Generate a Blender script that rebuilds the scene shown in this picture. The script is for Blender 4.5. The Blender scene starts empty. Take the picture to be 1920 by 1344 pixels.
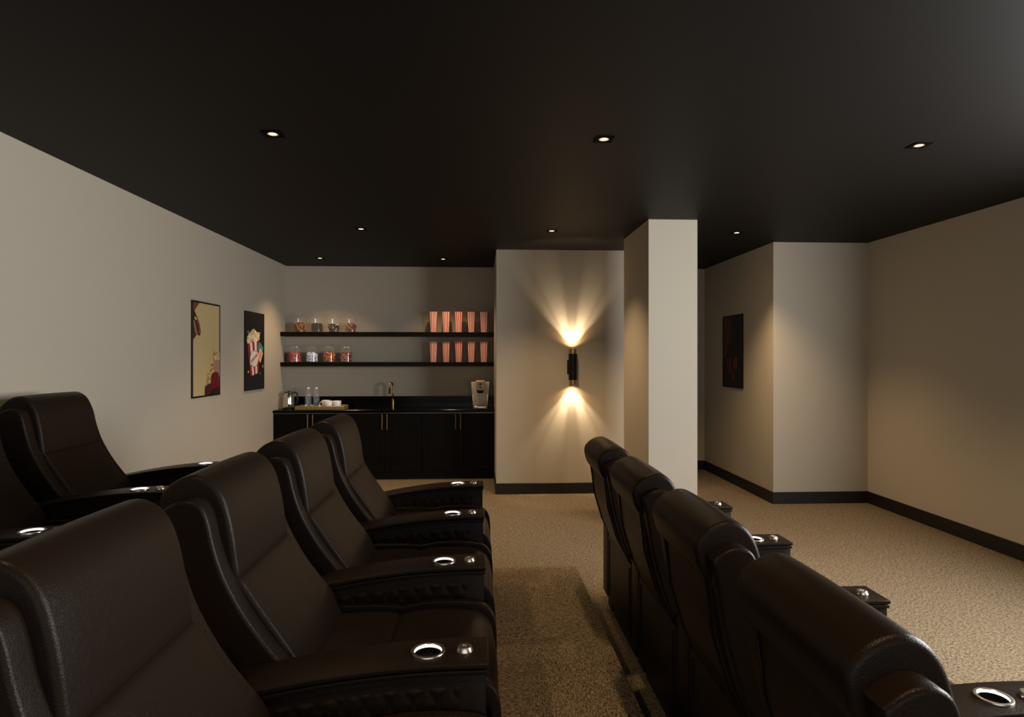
import bpy, bmesh, math, random
from mathutils import Vector, Matrix
random.seed(7)
PI = math.pi
SC = bpy.context.scene
COL = SC.collection

# ---------------------------------------------------------------- camera
F_PX = 1180.0
YAW = math.atan(60.0 / F_PX)
CAM_Z = 1.6
cam_data = bpy.data.cameras.new('camera')
cam_data.sensor_width = 36.0
cam_data.lens = 36.0 * F_PX / 1920.0
cam_data.shift_y = -3.0 / 1920.0
cam_data.clip_start = 0.02
cam = bpy.data.objects.new('camera', cam_data)
COL.objects.link(cam)
cam.location = (0, 0, CAM_Z)
cam.rotation_euler = (PI / 2, 0, -YAW)
SC.camera = cam

# ---------------------------------------------------------------- world, view
w = bpy.data.worlds.new('world')
SC.world = w
w.use_nodes = True
w.node_tree.nodes['Background'].inputs[0].default_value = (0.8, 0.8, 0.75, 1)
w.node_tree.nodes['Background'].inputs[1].default_value = 0.0
SC.view_settings.view_transform = 'Standard'
SC.view_settings.look = 'None'
SC.view_settings.exposure = 0.0
SC.view_settings.gamma = 1.0
SC.view_settings.use_curve_mapping = False

CEIL = 2.85
XL, XR = -2.66, 4.25           # left and right walls
YB, YN = 8.8, -2.4             # far wall, wall behind the camera


def area(name, loc, rot, sx, sy, power, col, spread=180):
    d = bpy.data.lights.new(name, 'AREA')
    d.shape = 'RECTANGLE'
    d.size, d.size_y = sx, sy
    d.energy = power
    d.color = col
    d.spread = math.radians(spread)
    o = bpy.data.objects.new(name, d)
    o.location = loc
    o.rotation_euler = rot
    COL.objects.link(o)
    return o


# the glow of the projection wall on the right and an added fill behind the camera, standing for no real source
area('projection_light', (XR - 0.05, 2.1, 1.82), (0, PI / 2, 0), 1.2, 3.0, 315, (1.0, 1.0, 0.98), 180)
area('rear_fill_light', (0.3, YN + 0.05, 1.5), (PI / 2, 0, 0), 4.5, 1.9, 42, (1.0, 1.0, 0.96))

# ---------------------------------------------------------------- materials
MATS = {}


def mat(name, base, rough=0.5, metal=0.0, spec=0.5, emit=None, estr=0.0, trans=0.0, ior=1.45, coat=0.0, alpha=1.0):
    if name in MATS:
        return MATS[name]
    m = bpy.data.materials.new(name)
    m.use_nodes = True
    b = m.node_tree.nodes['Principled BSDF']
    b.inputs['Base Color'].default_value = (*base, 1)
    b.inputs['Roughness'].default_value = rough
    b.inputs['Metallic'].default_value = metal
    b.inputs['Specular IOR Level'].default_value = spec
    b.inputs['IOR'].default_value = ior
    b.inputs['Transmission Weight'].default_value = trans
    b.inputs['Coat Weight'].default_value = coat
    b.inputs['Alpha'].default_value = alpha
    if emit:
        b.inputs['Emission Color'].default_value = (*emit, 1)
        b.inputs['Emission Strength'].default_value = estr
    MATS[name] = m
    return m


def N(m, typ, **kw):
    n = m.node_tree.nodes.new(typ)
    for k, v in kw.items():
        setattr(n, k, v)
    return n


def L(m, a, b):
    m.node_tree.links.new(a, b)


def bsdf(m):
    return m.node_tree.nodes['Principled BSDF']


def mat_wall():
    m = mat('wall_linen', (0.43, 0.385, 0.315), 0.85, spec=0.25)
    g = N(m, 'ShaderNodeNewGeometry')
    mp = N(m, 'ShaderNodeMapping')
    mp.inputs['Scale'].default_value = (60, 60, 420)
    n1 = N(m, 'ShaderNodeTexNoise')
    n1.inputs['Scale'].default_value = 1.0
    n1.inputs['Detail'].default_value = 3
    n2 = N(m, 'ShaderNodeTexNoise')
    n2.inputs['Scale'].default_value = 240.0
    L(m, g.outputs['Position'], mp.inputs['Vector'])
    L(m, mp.outputs['Vector'], n1.inputs['Vector'])
    L(m, g.outputs['Position'], n2.inputs['Vector'])
    add = N(m, 'ShaderNodeMath', operation='ADD')
    L(m, n1.outputs['Fac'], add.inputs[0])
    L(m, n2.outputs['Fac'], add.inputs[1])
    bp = N(m, 'ShaderNodeBump')
    bp.inputs['Strength'].default_value = 0.12
    bp.inputs['Distance'].default_value = 0.002
    L(m, add.outputs[0], bp.inputs['Height'])
    L(m, bp.outputs[0], bsdf(m).inputs['Normal'])
    return m


def mat_carpet():
    m = mat('carpet_tiles', (0.2, 0.16, 0.1), 0.95, spec=0.1)
    g = N(m, 'ShaderNodeNewGeometry')
    sep = N(m, 'ShaderNodeSeparateXYZ')
    L(m, g.outputs['Position'], sep.inputs[0])

    def cell(out, off):
        a = N(m, 'ShaderNodeMath', operation='SUBTRACT')
        a.inputs[1].default_value = off
        L(m, out, a.inputs[0])
        d = N(m, 'ShaderNodeMath', operation='DIVIDE')
        d.inputs[1].default_value = 0.61
        L(m, a.outputs[0], d.inputs[0])
        f = N(m, 'ShaderNodeMath', operation='FLOOR')
        L(m, d.outputs[0], f.inputs[0])
        return f
    cx, cy = cell(sep.outputs[0], 0.225), cell(sep.outputs[1], 4.36)
    s = N(m, 'ShaderNodeMath', operation='ADD')
    L(m, cx.outputs[0], s.inputs[0]); L(m, cy.outputs[0], s.inputs[1])
    md = N(m, 'ShaderNodeMath', operation='FLOORED_MODULO')
    md.inputs[1].default_value = 2.0
    L(m, s.outputs[0], md.inputs[0])

    def streak(scale):
        mp = N(m, 'ShaderNodeMapping')
        mp.inputs['Scale'].default_value = scale
        L(m, g.outputs['Position'], mp.inputs['Vector'])
        n = N(m, 'ShaderNodeTexNoise')
        n.inputs['Scale'].default_value = 1.0
        n.inputs['Detail'].default_value = 2.5
        n.inputs['Roughness'].default_value = 0.65
        n.inputs['Distortion'].default_value = 0.4
        L(m, mp.outputs[0], n.inputs['Vector'])
        return n
    na, nb = streak((55, 210, 80)), streak((210, 55, 80))
    mix = N(m, 'ShaderNodeMix', data_type='FLOAT')
    L(m, md.outputs[0], mix.inputs[0])
    L(m, na.outputs['Fac'], mix.inputs[2])
    L(m, nb.outputs['Fac'], mix.inputs[3])
    rp = N(m, 'ShaderNodeValToRGB')
    rp.color_ramp.elements[0].position = 0.36
    rp.color_ramp.elements[0].color = (0.034, 0.026, 0.018, 1)
    rp.color_ramp.elements[1].position = 0.66
    rp.color_ramp.elements[1].color = (0.325, 0.255, 0.170, 1)
    L(m, mix.outputs[0], rp.inputs[0])
    L(m, rp.outputs[0], bsdf(m).inputs['Base Color'])
    bp = N(m, 'ShaderNodeBump')
    bp.inputs['Strength'].default_value = 0.5
    bp.inputs['Distance'].default_value = 0.004
    L(m, mix.outputs[0], bp.inputs['Height'])
    L(m, bp.outputs[0], bsdf(m).inputs['Normal'])
    return m


def mat_leather():
    m = mat('dark_leather', (0.0115, 0.0074, 0.0052), 0.36, spec=0.115)
    tc = N(m, 'ShaderNodeTexCoord')
    nz = N(m, 'ShaderNodeTexNoise')
    nz.inputs['Scale'].default_value = 60
    nz.inputs['Detail'].default_value = 2
    L(m, tc.outputs['Object'], nz.inputs['Vector'])
    mx = N(m, 'ShaderNodeVectorMath', operation='SCALE')
    mx.inputs['Scale'].default_value = 0.012
    L(m, nz.outputs['Color'], mx.inputs[0])
    ad = N(m, 'ShaderNodeVectorMath', operation='ADD')
    L(m, tc.outputs['Object'], ad.inputs[0]); L(m, mx.outputs[0], ad.inputs[1])
    v = N(m, 'ShaderNodeTexVoronoi', feature='DISTANCE_TO_EDGE')
    v.inputs['Scale'].default_value = 205
    L(m, ad.outputs[0], v.inputs['Vector'])
    rp = N(m, 'ShaderNodeValToRGB')
    rp.color_ramp.elements[0].position = 0.0
    rp.color_ramp.elements[1].position = 0.22
    L(m, v.outputs['Distance'], rp.inputs[0])
    bp = N(m, 'ShaderNodeBump')
    bp.inputs['Strength'].default_value = 0.20
    bp.inputs['Distance'].default_value = 0.0012
    L(m, rp.outputs[0], bp.inputs['Height'])
    L(m, bp.outputs[0], bsdf(m).inputs['Normal'])
    return m


def mat_wood():
    m = mat('black_wood', (0.01, 0.008, 0.007), 0.45, spec=0.15)
    tc = N(m, 'ShaderNodeTexCoord')
    mp = N(m, 'ShaderNodeMapping')
    mp.inputs['Scale'].default_value = (90, 90, 2.5)
    n = N(m, 'ShaderNodeTexNoise')
    n.inputs['Scale'].default_value = 1.0
    n.inputs['Detail'].default_value = 4
    L(m, tc.outputs['Object'], mp.inputs['Vector'])
    L(m, mp.outputs[0], n.inputs['Vector'])
    rp = N(m, 'ShaderNodeValToRGB')
    rp.color_ramp.elements[0].position = 0.35
    rp.color_ramp.elements[0].color = (0.0015, 0.0012, 0.001, 1)
    rp.color_ramp.elements[1].position = 0.75
    rp.color_ramp.elements[1].color = (0.006, 0.0042, 0.0035, 1)
    L(m, n.outputs['Fac'], rp.inputs[0])
    L(m, rp.outputs[0], bsdf(m).inputs['Base Color'])
    return m


def mat_ceiling():
    m = mat('ceiling_paint', (0.0058, 0.0046, 0.0040), 0.55, spec=0.16)
    return m


WALL = mat_wall()
CARPET = mat_carpet()
LEATHER = mat_leather()
WOOD = mat_wood()
CEILM = mat_ceiling()
BASEB = mat('baseboard_black', (0.008, 0.006, 0.0055), 0.5)
BLACKM = mat('black_metal', (0.003, 0.003, 0.003), 0.4, spec=0.25)
BRASS = mat('brass', (0.36, 0.24, 0.095), 0.30, metal=1.0)
TRAYG = mat('tray_gold', (0.36, 0.27, 0.12), 0.4, metal=0.6)
CHROME = mat('chrome', (0.75, 0.74, 0.72), 0.10, metal=1.0)
STEEL = mat('brushed_steel', (0.62, 0.55, 0.48), 0.30, metal=1.0)
STONE = mat('black_stone', (0.001, 0.001, 0.001), 0.2, spec=0.2)
WHITEP = mat('white_plastic', (0.80, 0.79, 0.77), 0.35)
CREAMP = mat('cream_plastic', (0.62, 0.55, 0.44), 0.35)
PORC = mat('white_porcelain', (0.90, 0.92, 0.97), 0.2)
LED = mat('white_led', (0.9, 0.9, 1.0), 0.5, emit=(0.95, 0.95, 1.0), estr=1.8)
BULB = mat('warm_lamp_glow', (1, 0.8, 0.5), 0.5, emit=(1.0, 0.80, 0.46), estr=3.2)
BULB2 = mat('amber_reflector', (0.7, 0.42, 0.12), 0.3, metal=1.0, emit=(1.0, 0.55, 0.12), estr=0.5)
BLACKP = mat('black_plastic', (0.01, 0.01, 0.01), 0.35)
WELL = mat('cup_well', (0.004, 0.003, 0.0022), 0.7, spec=.1)


def mat_glass(name, tint=(0.93, 0.95, 0.97), fac=0.12, haze=.05, hazec=(.75, .75, .75)):
    """thin clear glass: mostly see-through with a glossy coat"""
    m = bpy.data.materials.new(name)
    m.use_nodes = True
    nt = m.node_tree
    nt.nodes.remove(nt.nodes['Principled BSDF'])
    out = nt.nodes['Material Output']
    tr = nt.nodes.new('ShaderNodeBsdfTransparent')
    tr.inputs[0].default_value = (*tint, 1)
    gl = nt.nodes.new('ShaderNodeBsdfGlossy')
    gl.inputs['Roughness'].default_value = 0.08
    lw = nt.nodes.new('ShaderNodeLayerWeight')
    lw.inputs['Blend'].default_value = 0.25
    pw = nt.nodes.new('ShaderNodeMath')
    pw.operation = 'MULTIPLY_ADD'
    nt.links.new(lw.outputs['Facing'], pw.inputs[0])
    pw.inputs[1].default_value = fac
    pw.inputs[2].default_value = 0.05
    mx = nt.nodes.new('ShaderNodeMixShader')
    nt.links.new(pw.outputs[0], mx.inputs[0])
    nt.links.new(tr.outputs[0], mx.inputs[1])
    nt.links.new(gl.outputs[0], mx.inputs[2])
    df = nt.nodes.new('ShaderNodeBsdfDiffuse')
    df.inputs[0].default_value = (*hazec, 1)
    m2 = nt.nodes.new('ShaderNodeMixShader')
    m2.inputs[0].default_value = haze
    nt.links.new(mx.outputs[0], m2.inputs[1])
    nt.links.new(df.outputs[0], m2.inputs[2])
    nt.links.new(m2.outputs[0], out.inputs[0])
    MATS[name] = m
    return m


GLASS = mat_glass('clear_glass', (0.985, 0.985, 0.985), 0.10, .035)
BOTTLE = mat_glass('bottle_plastic', (0.95, 0.96, 0.98), 0.12, .09)

# ---------------------------------------------------------------- helpers


def link_mesh(name, bm, m, parent=None, smooth=False, angle=None):
    me = bpy.data.meshes.new(name)
    bmesh.ops.recalc_face_normals(bm, faces=bm.faces[:])
    bm.to_mesh(me)
    bm.free()
    ms = m if isinstance(m, (list, tuple)) else [m]
    for x in ms:
        me.materials.append(x)
    if smooth:
        for p in me.polygons:
            p.use_smooth = True
        if angle is not None:
            try:
                me.set_sharp_from_angle(angle=math.radians(angle))
            except Exception:
                pass
    o = bpy.data.objects.new(name, me)
    COL.objects.link(o)
    if parent:
        o.parent = parent
    return o


def tag(o, label, cat, group=None, kind=None):
    o['label'] = label
    if cat:
        o['category'] = cat
    if group:
        o['group'] = group
    if kind:
        o['kind'] = kind
    return o


def thing(name, label, cat, loc=(0, 0, 0), group=None, rz=0.0):
    o = bpy.data.objects.new(name, None)
    o.empty_display_size = 0.1
    COL.objects.link(o)
    o.location = loc
    o.rotation_euler = (0, 0, rz)
    return tag(o, label, cat, group)


def struct(name, bm, m, label=None, **kw):
    o = link_mesh(name, bm, m, **kw)
    o['kind'] = 'structure'
    if label:
        o['label'] = label
    return o


def copy_tree(o, parent=None):
    c = o.copy()
    COL.objects.link(c)
    if parent:
        c.parent = parent
    for ch in list(o.children):
        copy_tree(ch, c)
    return c


def box(bm, x0, x1, y0, y1, z0, z1, bev=0.0, seg=2, mi=0):
    g = bmesh.ops.create_cube(bm, size=1.0)
    vs = g['verts']
    for v in vs:
        v.co = Vector(((x0 + x1) / 2 + v.co.x * (x1 - x0), (y0 + y1) / 2 + v.co.y * (y1 - y0), (z0 + z1) / 2 + v.co.z * (z1 - z0)))
    fs = list({f for v in vs for f in v.link_faces})
    for f in fs:
        f.material_index = mi
    if bev > 0:
        es = list({e for v in vs for e in v.link_edges})
        bmesh.ops.bevel(bm, geom=es, offset=bev, segments=seg, profile=0.5, affect='EDGES')


def bx(*a, **k):
    bm = bmesh.new()
    box(bm, *a, **k)
    return bm


def lathe(bm, prof, seg=32, c=(0, 0, 0), mi=0, close=False):
    """prof: list of (radius, z)"""
    rings = []
    for r, z in prof:
        if r < 1e-6:
            rings.append([bm.verts.new((c[0], c[1], c[2] + z))])
        else:
            rings.append([bm.verts.new((c[0] + r * math.cos(2 * PI * i / seg), c[1] + r * math.sin(2 * PI * i / seg), c[2] + z)) for i in range(seg)])
    pairs = list(zip(rings, rings[1:]))
    if close:
        pairs.append((rings[-1], rings[0]))
    for a, b in pairs:
        for i in range(seg):
            j = (i + 1) % seg
            if len(a) == 1 and len(b) == 1:
                continue
            if len(a) == 1:
                f = bm.faces.new((a[0], b[j], b[i]))
            elif len(b) == 1:
                f = bm.faces.new((a[i], a[j], b[0]))
            else:
                f = bm.faces.new((a[i], a[j], b[j], b[i]))
            f.material_index = mi
    return bm


def tube(bm, pts, r, seg=12, mi=0, caps=True):
    pts = [Vector(p) for p in pts]
    rings = []
    up = Vector((0.13, 0.21, 0.97)).normalized()
    n = len(pts)
    prev = None
    for i, p in enumerate(pts):
        t = (pts[min(i + 1, n - 1)] - pts[max(i - 1, 0)]).normalized()
        if prev is None:
            a = t.cross(up)
            if a.length < 1e-3:
                a = t.cross(Vector((1, 0, 0)))
        else:
            a = prev - t * prev.dot(t)
        a.normalize()
        prev = a
        b = t.cross(a).normalized()
        rr = r[i] if isinstance(r, (list, tuple)) else r
        rings.append([bm.verts.new(p + a * rr * math.cos(2 * PI * k / seg) + b * rr * math.sin(2 * PI * k / seg)) for k in range(seg)])
    for a, b in zip(rings, rings[1:]):
        for i in range(seg):
            j = (i + 1) % seg
            f = bm.faces.new((a[i], a[j], b[j], b[i]))
            f.material_index = mi
    if caps:
        for rg in (rings[0], rings[-1]):
            f = bm.faces.new(rg)
            f.material_index = mi
    return bm


def spline(pts, sub=4, closed=True, sharp=()):
    """Catmull-Rom through 2-D points; indices in `sharp` stay corners"""
    out = []
    n = len(pts)
    rng = range(n) if closed else range(n - 1)
    for i in rng:
        p1, p2 = pts[i], pts[(i + 1) % n]
        p0 = pts[(i - 1) % n] if (closed or i > 0) else p1
        p3 = pts[(i + 2) % n] if (closed or i + 2 < n) else p2
        if i in sharp:
            p0 = p1
        if (i + 1) % n in sharp:
            p3 = p2
        for k in range(sub):
            t = k / sub
            q = []
            for d in range(2):
                a, b, c, e = p0[d], p1[d], p2[d], p3[d]
                q.append(0.5 * ((2 * b) + (-a + c) * t + (2 * a - 5 * b + 4 * c - e) * t * t + (-a + 3 * b - 3 * c + e) * t ** 3))
            out.append(tuple(q))
    if not closed:
        out.append(pts[-1])
    return out


def pillow(prof, y0, y1, r0, r1=None, crown=0.0, nseg=6, mid=6):
    """extrude an (x,z) outline along y with rounded ends and a soft crown"""
    r1 = r0 if r1 is None else r1
    n = len(prof)
    ar = sum(prof[i][0] * prof[(i + 1) % n][1] - prof[(i + 1) % n][0] * prof[i][1] for i in range(n))
    sg = 1.0 if ar > 0 else -1.0
    nrm = []
    for i in range(n):
        a, b = Vector(prof[i - 1]), Vector(prof[(i + 1) % n])
        t = (b - a).normalized()
        nrm.append(Vector((t.y, -t.x)) * sg)
    rows = []
    if r0 > 0:
        for k in range(nseg):
            t = k / nseg * PI / 2
            rows.append((y0 + r0 * (1 - math.sin(t)) if False else y0 + r0 * (1 - math.cos(PI / 2 * 0 + t)) * 0 + r0 * (1 - math.cos(t)) , -r0 * (1 - math.sin(t))))
    a0, a1 = y0 + r0, y1 - r1
    for k in range(mid + 1):
        u = k / mid
        rows.append((a0 + (a1 - a0) * u, crown * (1 - (2 * u - 1) ** 2)))
    if r1 > 0:
        for k in range(nseg - 1, -1, -1):
            t = k / nseg * PI / 2
            rows.append((y1 - r1 * (1 - math.cos(t)), -r1 * (1 - math.sin(t))))
    bm = bmesh.new()
    rings = []
    for y, off in rows:
        rings.append([bm.verts.new((p[0] + nv.x * off, y, p[1] + nv.y * off)) for p, nv in zip(prof, nrm)])
    for a, b in zip(rings, rings[1:]):
        for i in range(n):
            j = (i + 1) % n
            bm.faces.new((a[i], a[j], b[j], b[i]))
    for rg in (rings[0], rings[-1]):
        f = bm.faces.new(rg)
        bmesh.ops.triangulate(bm, faces=[f])
    return bm


def boolean_cut(obj, cutter_bm, op='DIFFERENCE'):
    """cut a solid out of obj for good, leaving no helper behind"""
    me = bpy.data.meshes.new('cutter')
    bmesh.ops.recalc_face_normals(cutter_bm, faces=cutter_bm.faces[:])
    cutter_bm.to_mesh(me)
    cutter_bm.free()
    c = bpy.data.objects.new('cutter', me)
    COL.objects.link(c)
    md = obj.modifiers.new('cut', 'BOOLEAN')
    md.operation = op
    md.object = c
    md.solver = 'EXACT'
    dg = bpy.context.evaluated_depsgraph_get()
    dg.update()
    nm = bpy.data.meshes.new_from_object(obj.evaluated_get(dg))
    obj.modifiers.clear()
    old = obj.data
    nm.name = old.name
    obj.data = nm
    bpy.data.objects.remove(c)
    bpy.data.meshes.remove(me)


# ---------------------------------------------------------------- room shell
def slab(x0, x1, y0, y1, z0, z1):
    return bx(x0, x1, y0, y1, z0, z1)


XN0, XS1 = 0.19, 2.40          # alcove's right side; far end of the sconce block
YS = 7.33                      # sconce wall
XP, YP = 3.19, 6.70            # poster wall on the right and the short wall
T = 0.15
struct('floor', slab(XL - T, XR + T, YN - T, YB + T, -0.1, 0), CARPET, 'brown and tan mottled carpet tile floor')
struct('ceiling', slab(XL - T, XR + T, YN - T, YB + T, CEIL, CEIL + 0.1), CEILM, 'flat matt black ceiling')
struct('wall_left', slab(XL - T, XL, YN, YB + T, 0, CEIL), WALL, 'plain warm grey wall on the left behind the posters')
struct('wall_back', slab(XL, XP, YB, YB + T, 0, CEIL), WALL, 'far warm grey wall behind the snack shelves')
struct('wall_right', slab(XR, XR + T, YN, YP + T, 0, CEIL), WALL, 'plain warm grey wall at the right edge')
struct('wall_front', slab(XL - T, XR + T, YN - T, YN, 0, CEIL), WALL, 'wall behind the camera')
struct('wall_sconce', slab(XN0, XS1, YS, YB, 0, CEIL), WALL, 'projecting warm grey wall that carries the up and down light')
struct('wall_corner', slab(XP, XR + T, YP, YB + T, 0, CEIL), WALL, 'projecting corner wall on the right with the dark poster on its side')
PX0, PX1, PY0, PY1 = 1.53, 1.98, 5.647, 6.63
struct('wall_pillar', slab(PX0, PX1, PY0, PY1, 0, CEIL), WALL, 'freestanding square white pillar from floor to ceiling')

BH, BT = 0.128, 0.012


def bboard(side, x0, x1, y0, y1):
    bm = bmesh.new()
    box(bm, x0, x1, y0, y1, 0.0, BH, bev=0.002, seg=1)
    struct('baseboard_' + side, bm, BASEB, 'black baseboard')


bboard('left', XL, XL + BT, YN, 8.24)
bboard('right', XR - BT, XR, YN, YP)
bboard('sconce', XN0 - BT, XS1 + BT, YS - BT, YS)
bboard('alcove', XN0 - BT, XN0, YS, 8.24)
bboard('corner', XP - BT, XR, YP - BT, YP)
bboard('corridor', XP - BT, XP, YP, YB)
bboard('back', XS1, XP - BT, YB - BT, YB)
for nm, a in (('pillar_front', (PX0 - BT, PX1 + BT, PY0 - BT, PY0)), ('pillar_back', (PX0 - BT, PX1 + BT, PY1, PY1 + BT)),
              ('pillar_left', (PX0 - BT, PX0, PY0, PY1)), ('pillar_right', (PX1, PX1 + BT, PY0, PY1))):
    bboard(nm, *a)

RISE = 0.14
PLAT_Y = 4.36
bm = bx(XL + BT, 0.67, YN + 0.01, PLAT_Y, 0, RISE, bev=0.006)
struct('platform', bm, CARPET, 'lower carpeted platform under the middle seats').name = 'seating_platform'
bm = bx(XL + BT, -0.90, YN + 0.01, PLAT_Y - 0.001, RISE, 2 * RISE, bev=0.006)
struct('platform', bm, CARPET, 'upper carpeted platform under the back seats').name = 'seating_platform.001'

# ---------------------------------------------------------------- downlights
DL = [(-1.16, 3.59, 'square black downlight above the near left recliners, left one of the nearest ceiling row'),
      (0.71, 3.58, 'square black downlight in the middle of the nearest ceiling row of three'),
      (2.59, 3.59, 'square black downlight nearest the right edge of the ceiling'),
      (-1.16, 6.21, 'square black downlight in front of the snack alcove, left one of the second row'),
      (0.71, 6.21, 'square black downlight in the ceiling just in front of the lit wall lamp'),
      (2.58, 6.21, 'square black downlight in the ceiling to the right of the white pillar'),
      (-2.02, 8.07, 'small recessed downlight inside the alcove above the candy jars'),
      (-0.47, 8.07, 'small recessed downlight inside the alcove above the faucet'),
      (-1.16, 0.96, None), (0.71, 0.96, None), (2.59, 0.96, None)]


def build_downlight():
    t = thing('downlight', DL[0][2], 'ceiling light', (0, 0, 0), 'recessed ceiling downlights')
    bm = bmesh.new()
    s, r = 0.052, 0.029
    seg = 32
    # square plate with a round hole
    top, bot, ho, hb = [], [], [], []
    for i in range(seg):
        a = 2 * PI * i / seg + PI / 4
        c, sn = math.cos(a), math.sin(a)
        k = s / max(abs(c), abs(sn))
        top.append(bm.verts.new((c * k, sn * k, 0.0)))
        bot.append(bm.verts.new((c * k, sn * k, -0.004)))
        ho.append(bm.verts.new((c * r * 1.15, sn * r * 1.15, -0.004)))
        hb.append(bm.verts.new((c * r, sn * r, -0.0025)))
    for i in range(seg):
        j = (i + 1) % seg
        bm.faces.new((top[i], top[j], bot[j], bot[i]))
        bm.faces.new((bot[i], bot[j], ho[j], ho[i]))
        bm.faces.new((ho[i], ho[j], hb[j], hb[i]))
    link_mesh('trim_plate', bm, mat('downlight_black', (0.0008, 0.0008, 0.0008), 0.7, spec=0.05), t)
    bm = lathe(bmesh.new(), [(r, -0.0024), (0.0215, -0.0012), (0.0205, -0.0010)], 32)
    link_mesh('reflector', bm, BULB2, t, smooth=True)['label'] = 'amber reflector ring'
    bm = lathe(bmesh.new(), [(0.0208, -0.0012), (0.012, -0.0022), (0.0, -0.0025)], 24)
    link_mesh('lamp_lens', bm, BULB, t, smooth=True)['label'] = 'glowing warm white lens'
    return t


def spot(loc, power, ang=108, blend=0.85, col=(1.0, 0.68, 0.37), rot=(0, 0, 0), size=0.03, name='downlight_beam'):
    d = bpy.data.lights.new(name, 'SPOT')
    d.energy = power
    d.color = col
    d.spot_size = math.radians(ang)
    d.spot_blend = blend
    d.shadow_soft_size = size
    o = bpy.data.objects.new(name, d)
    o.location = loc
    o.rotation_euler = rot
    COL.objects.link(o)
    return o


dl0 = build_downlight()
for i, (x, y, lab) in enumerate(DL):
    if lab:
        o = dl0 if i == 0 else copy_tree(dl0)
        o.location = (x, y, CEIL - 0.0005)
        o['label'] = lab
    spot((x, y, CEIL - 0.02), [50, 60, 120, 115, 125, 160, 80, 55, 45, 85, 40][i])

# ---------------------------------------------------------------- recliners
PITCH = 0.764
AW = 0.0780                    # half width of an arm


def build_recliner():
    t = thing('recliner', 'x', 'recliner')
    # upright headrest cushion: thick roll on top, flat down the front to the crease
    head = spline([(-.948, 1.00), (-.953, 1.035), (-.942, 1.067), (-.910, 1.096), (-.870, 1.112), (-.838, 1.113), (-.806, 1.098),
                   (-.782, 1.073), (-.763, 1.035), (-.748, .98), (-.737, .92), (-.729, .86), (-.724, .815), (-.740, .790),
                   (-.80, .785), (-.835, .86), (-.850, .915), (-.885, .928), (-.918, .942), (-.938, .968)], 3)
    link_mesh('headrest', pillow(head, -.240, .240, .016, crown=.003), LEATHER, t, smooth=True)
    lum = spline([(-.722, .812), (-.697, .778), (-.643, .698), (-.586, .616), (-.536, .538), (-.522, .480), (-.60, .45), (-.68, .50),
                  (-.75, .66), (-.80, .80), (-.765, .82)], 3)
    link_mesh('lumbar_cushion', pillow(lum, -.240, .240, .014, crown=.006), LEATHER, t, smooth=True)
    wing = spline([(-.925, 1.018), (-.885, 1.045), (-.845, 1.054), (-.815, 1.044), (-.797, 1.022), (-.783, .98), (-.770, .92), (-.742, .835),
                   (-.700, .752), (-.655, .682), (-.612, .625), (-.560, .555), (-.545, .47), (-.74, .45), (-.79, .52), (-.835, .62),
                   (-.880, .78), (-.905, .92)], 3, sharp=(0, 12, 13))
    for s in (-1, 1):
        a, b = (-.300, -.236) if s < 0 else (.236, .300)
        r0, r1 = (.011, .003) if s < 0 else (.003, .011)
        link_mesh('side_wing', pillow(wing, a, b, r0, r1, nseg=6, mid=1), LEATHER, t, smooth=True, angle=50)
    shell = [(-.914, .965), (-.80, .98), (-.76, .80), (-.70, .62), (-.64, .46), (-.775, .46), (-.80, .52), (-.845, .62), (-.893, .78)]
    sh = link_mesh('back_shell', pillow(shell, -.237, .237, .004, mid=1, nseg=2), LEATHER, t)
    for s in (-1, 1):
        bm = bmesh.new()
        tube(bm, [(-.9150, s * .205, .95), (-.8955, s * .205, .78), (-.8475, s * .205, .62), (-.803, s * .205, .53)], .0035, 8)
        link_mesh('piping', bm, LEATHER, sh, smooth=True)
    # rear lower panel and seat box
    bm = bx(-.790, -.680, -.298, .298, .10, .50, bev=.006)
    rp = link_mesh('rear_panel', bm, LEATHER, t)
    for s in (-1, 1):
        bm = bx(-.794, -.789, s * .262 - .002, s * .262 + .002, .13, .47)
        link_mesh('piping', bm, LEATHER, rp)
    bm = bx(-.76, -.03, -.28, .28, .0, .105, bev=.004)
    link_mesh('plinth', bm, BLACKM, t)
    bm = bx(-.675, -.012, -.292, .292, .10, .43, bev=.008)
    link_mesh('seat_box', bm, LEATHER, t)
    # seat cushion: soft top with a cross crease, rounded front lip
    top = [(-.56, .500), (-.48, .512), (-.40, .516), (-.335, .511), (-.315, .503), (-.295, .511), (-.22, .520), (-.12, .521), (-.05, .514),
           (-.005, .496), (.022, .462), (.030, .42), (.028, .39), (-.03, .385), (-.30, .40), (-.56, .42)]
    link_mesh('seat', pillow(spline(top, 3, sharp=(15,)), -.262, .262, .016, crown=.010, mid=8), LEATHER, t, smooth=True)
    side = [(-.56, .525), (-.48, .530), (-.40, .530), (-.335, .526), (-.315, .522), (-.295, .526), (-.22, .538), (-.12, .540), (-.05, .535),
            (.005, .518), (.034, .482), (.044, .43), (.046, .36), (.046, .12), (.018, .105), (.015, .30), (.012, .42), (-.01, .455), (-.08, .47), (-.56, .47)]
    for s in (-1, 1):
        a, b = (-.297, -.264) if s < 0 else (.264, .297)
        link_mesh('seat_bolster', pillow(spline(side, 2, sharp=(13, 14, 19)), a, b, .007, mid=1, nseg=4), LEATHER, t, smooth=True, angle=60)
    foot = [(.012, .40), (.026, .405), (.036, .39), (.038, .30), (.038, .13), (.030, .115), (.012, .115)]
    link_mesh('footrest', pillow(spline(foot, 3, sharp=(0, 6)), -.262, .262, .008, mid=4), LEATHER, t, smooth=True, angle=60)
    return t


def arm_top(x):
    """height of the arm's upper face at x"""
    u = max(0.0, -x - .08) / .71
    return .654 - .098 * u ** 1.8


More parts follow.
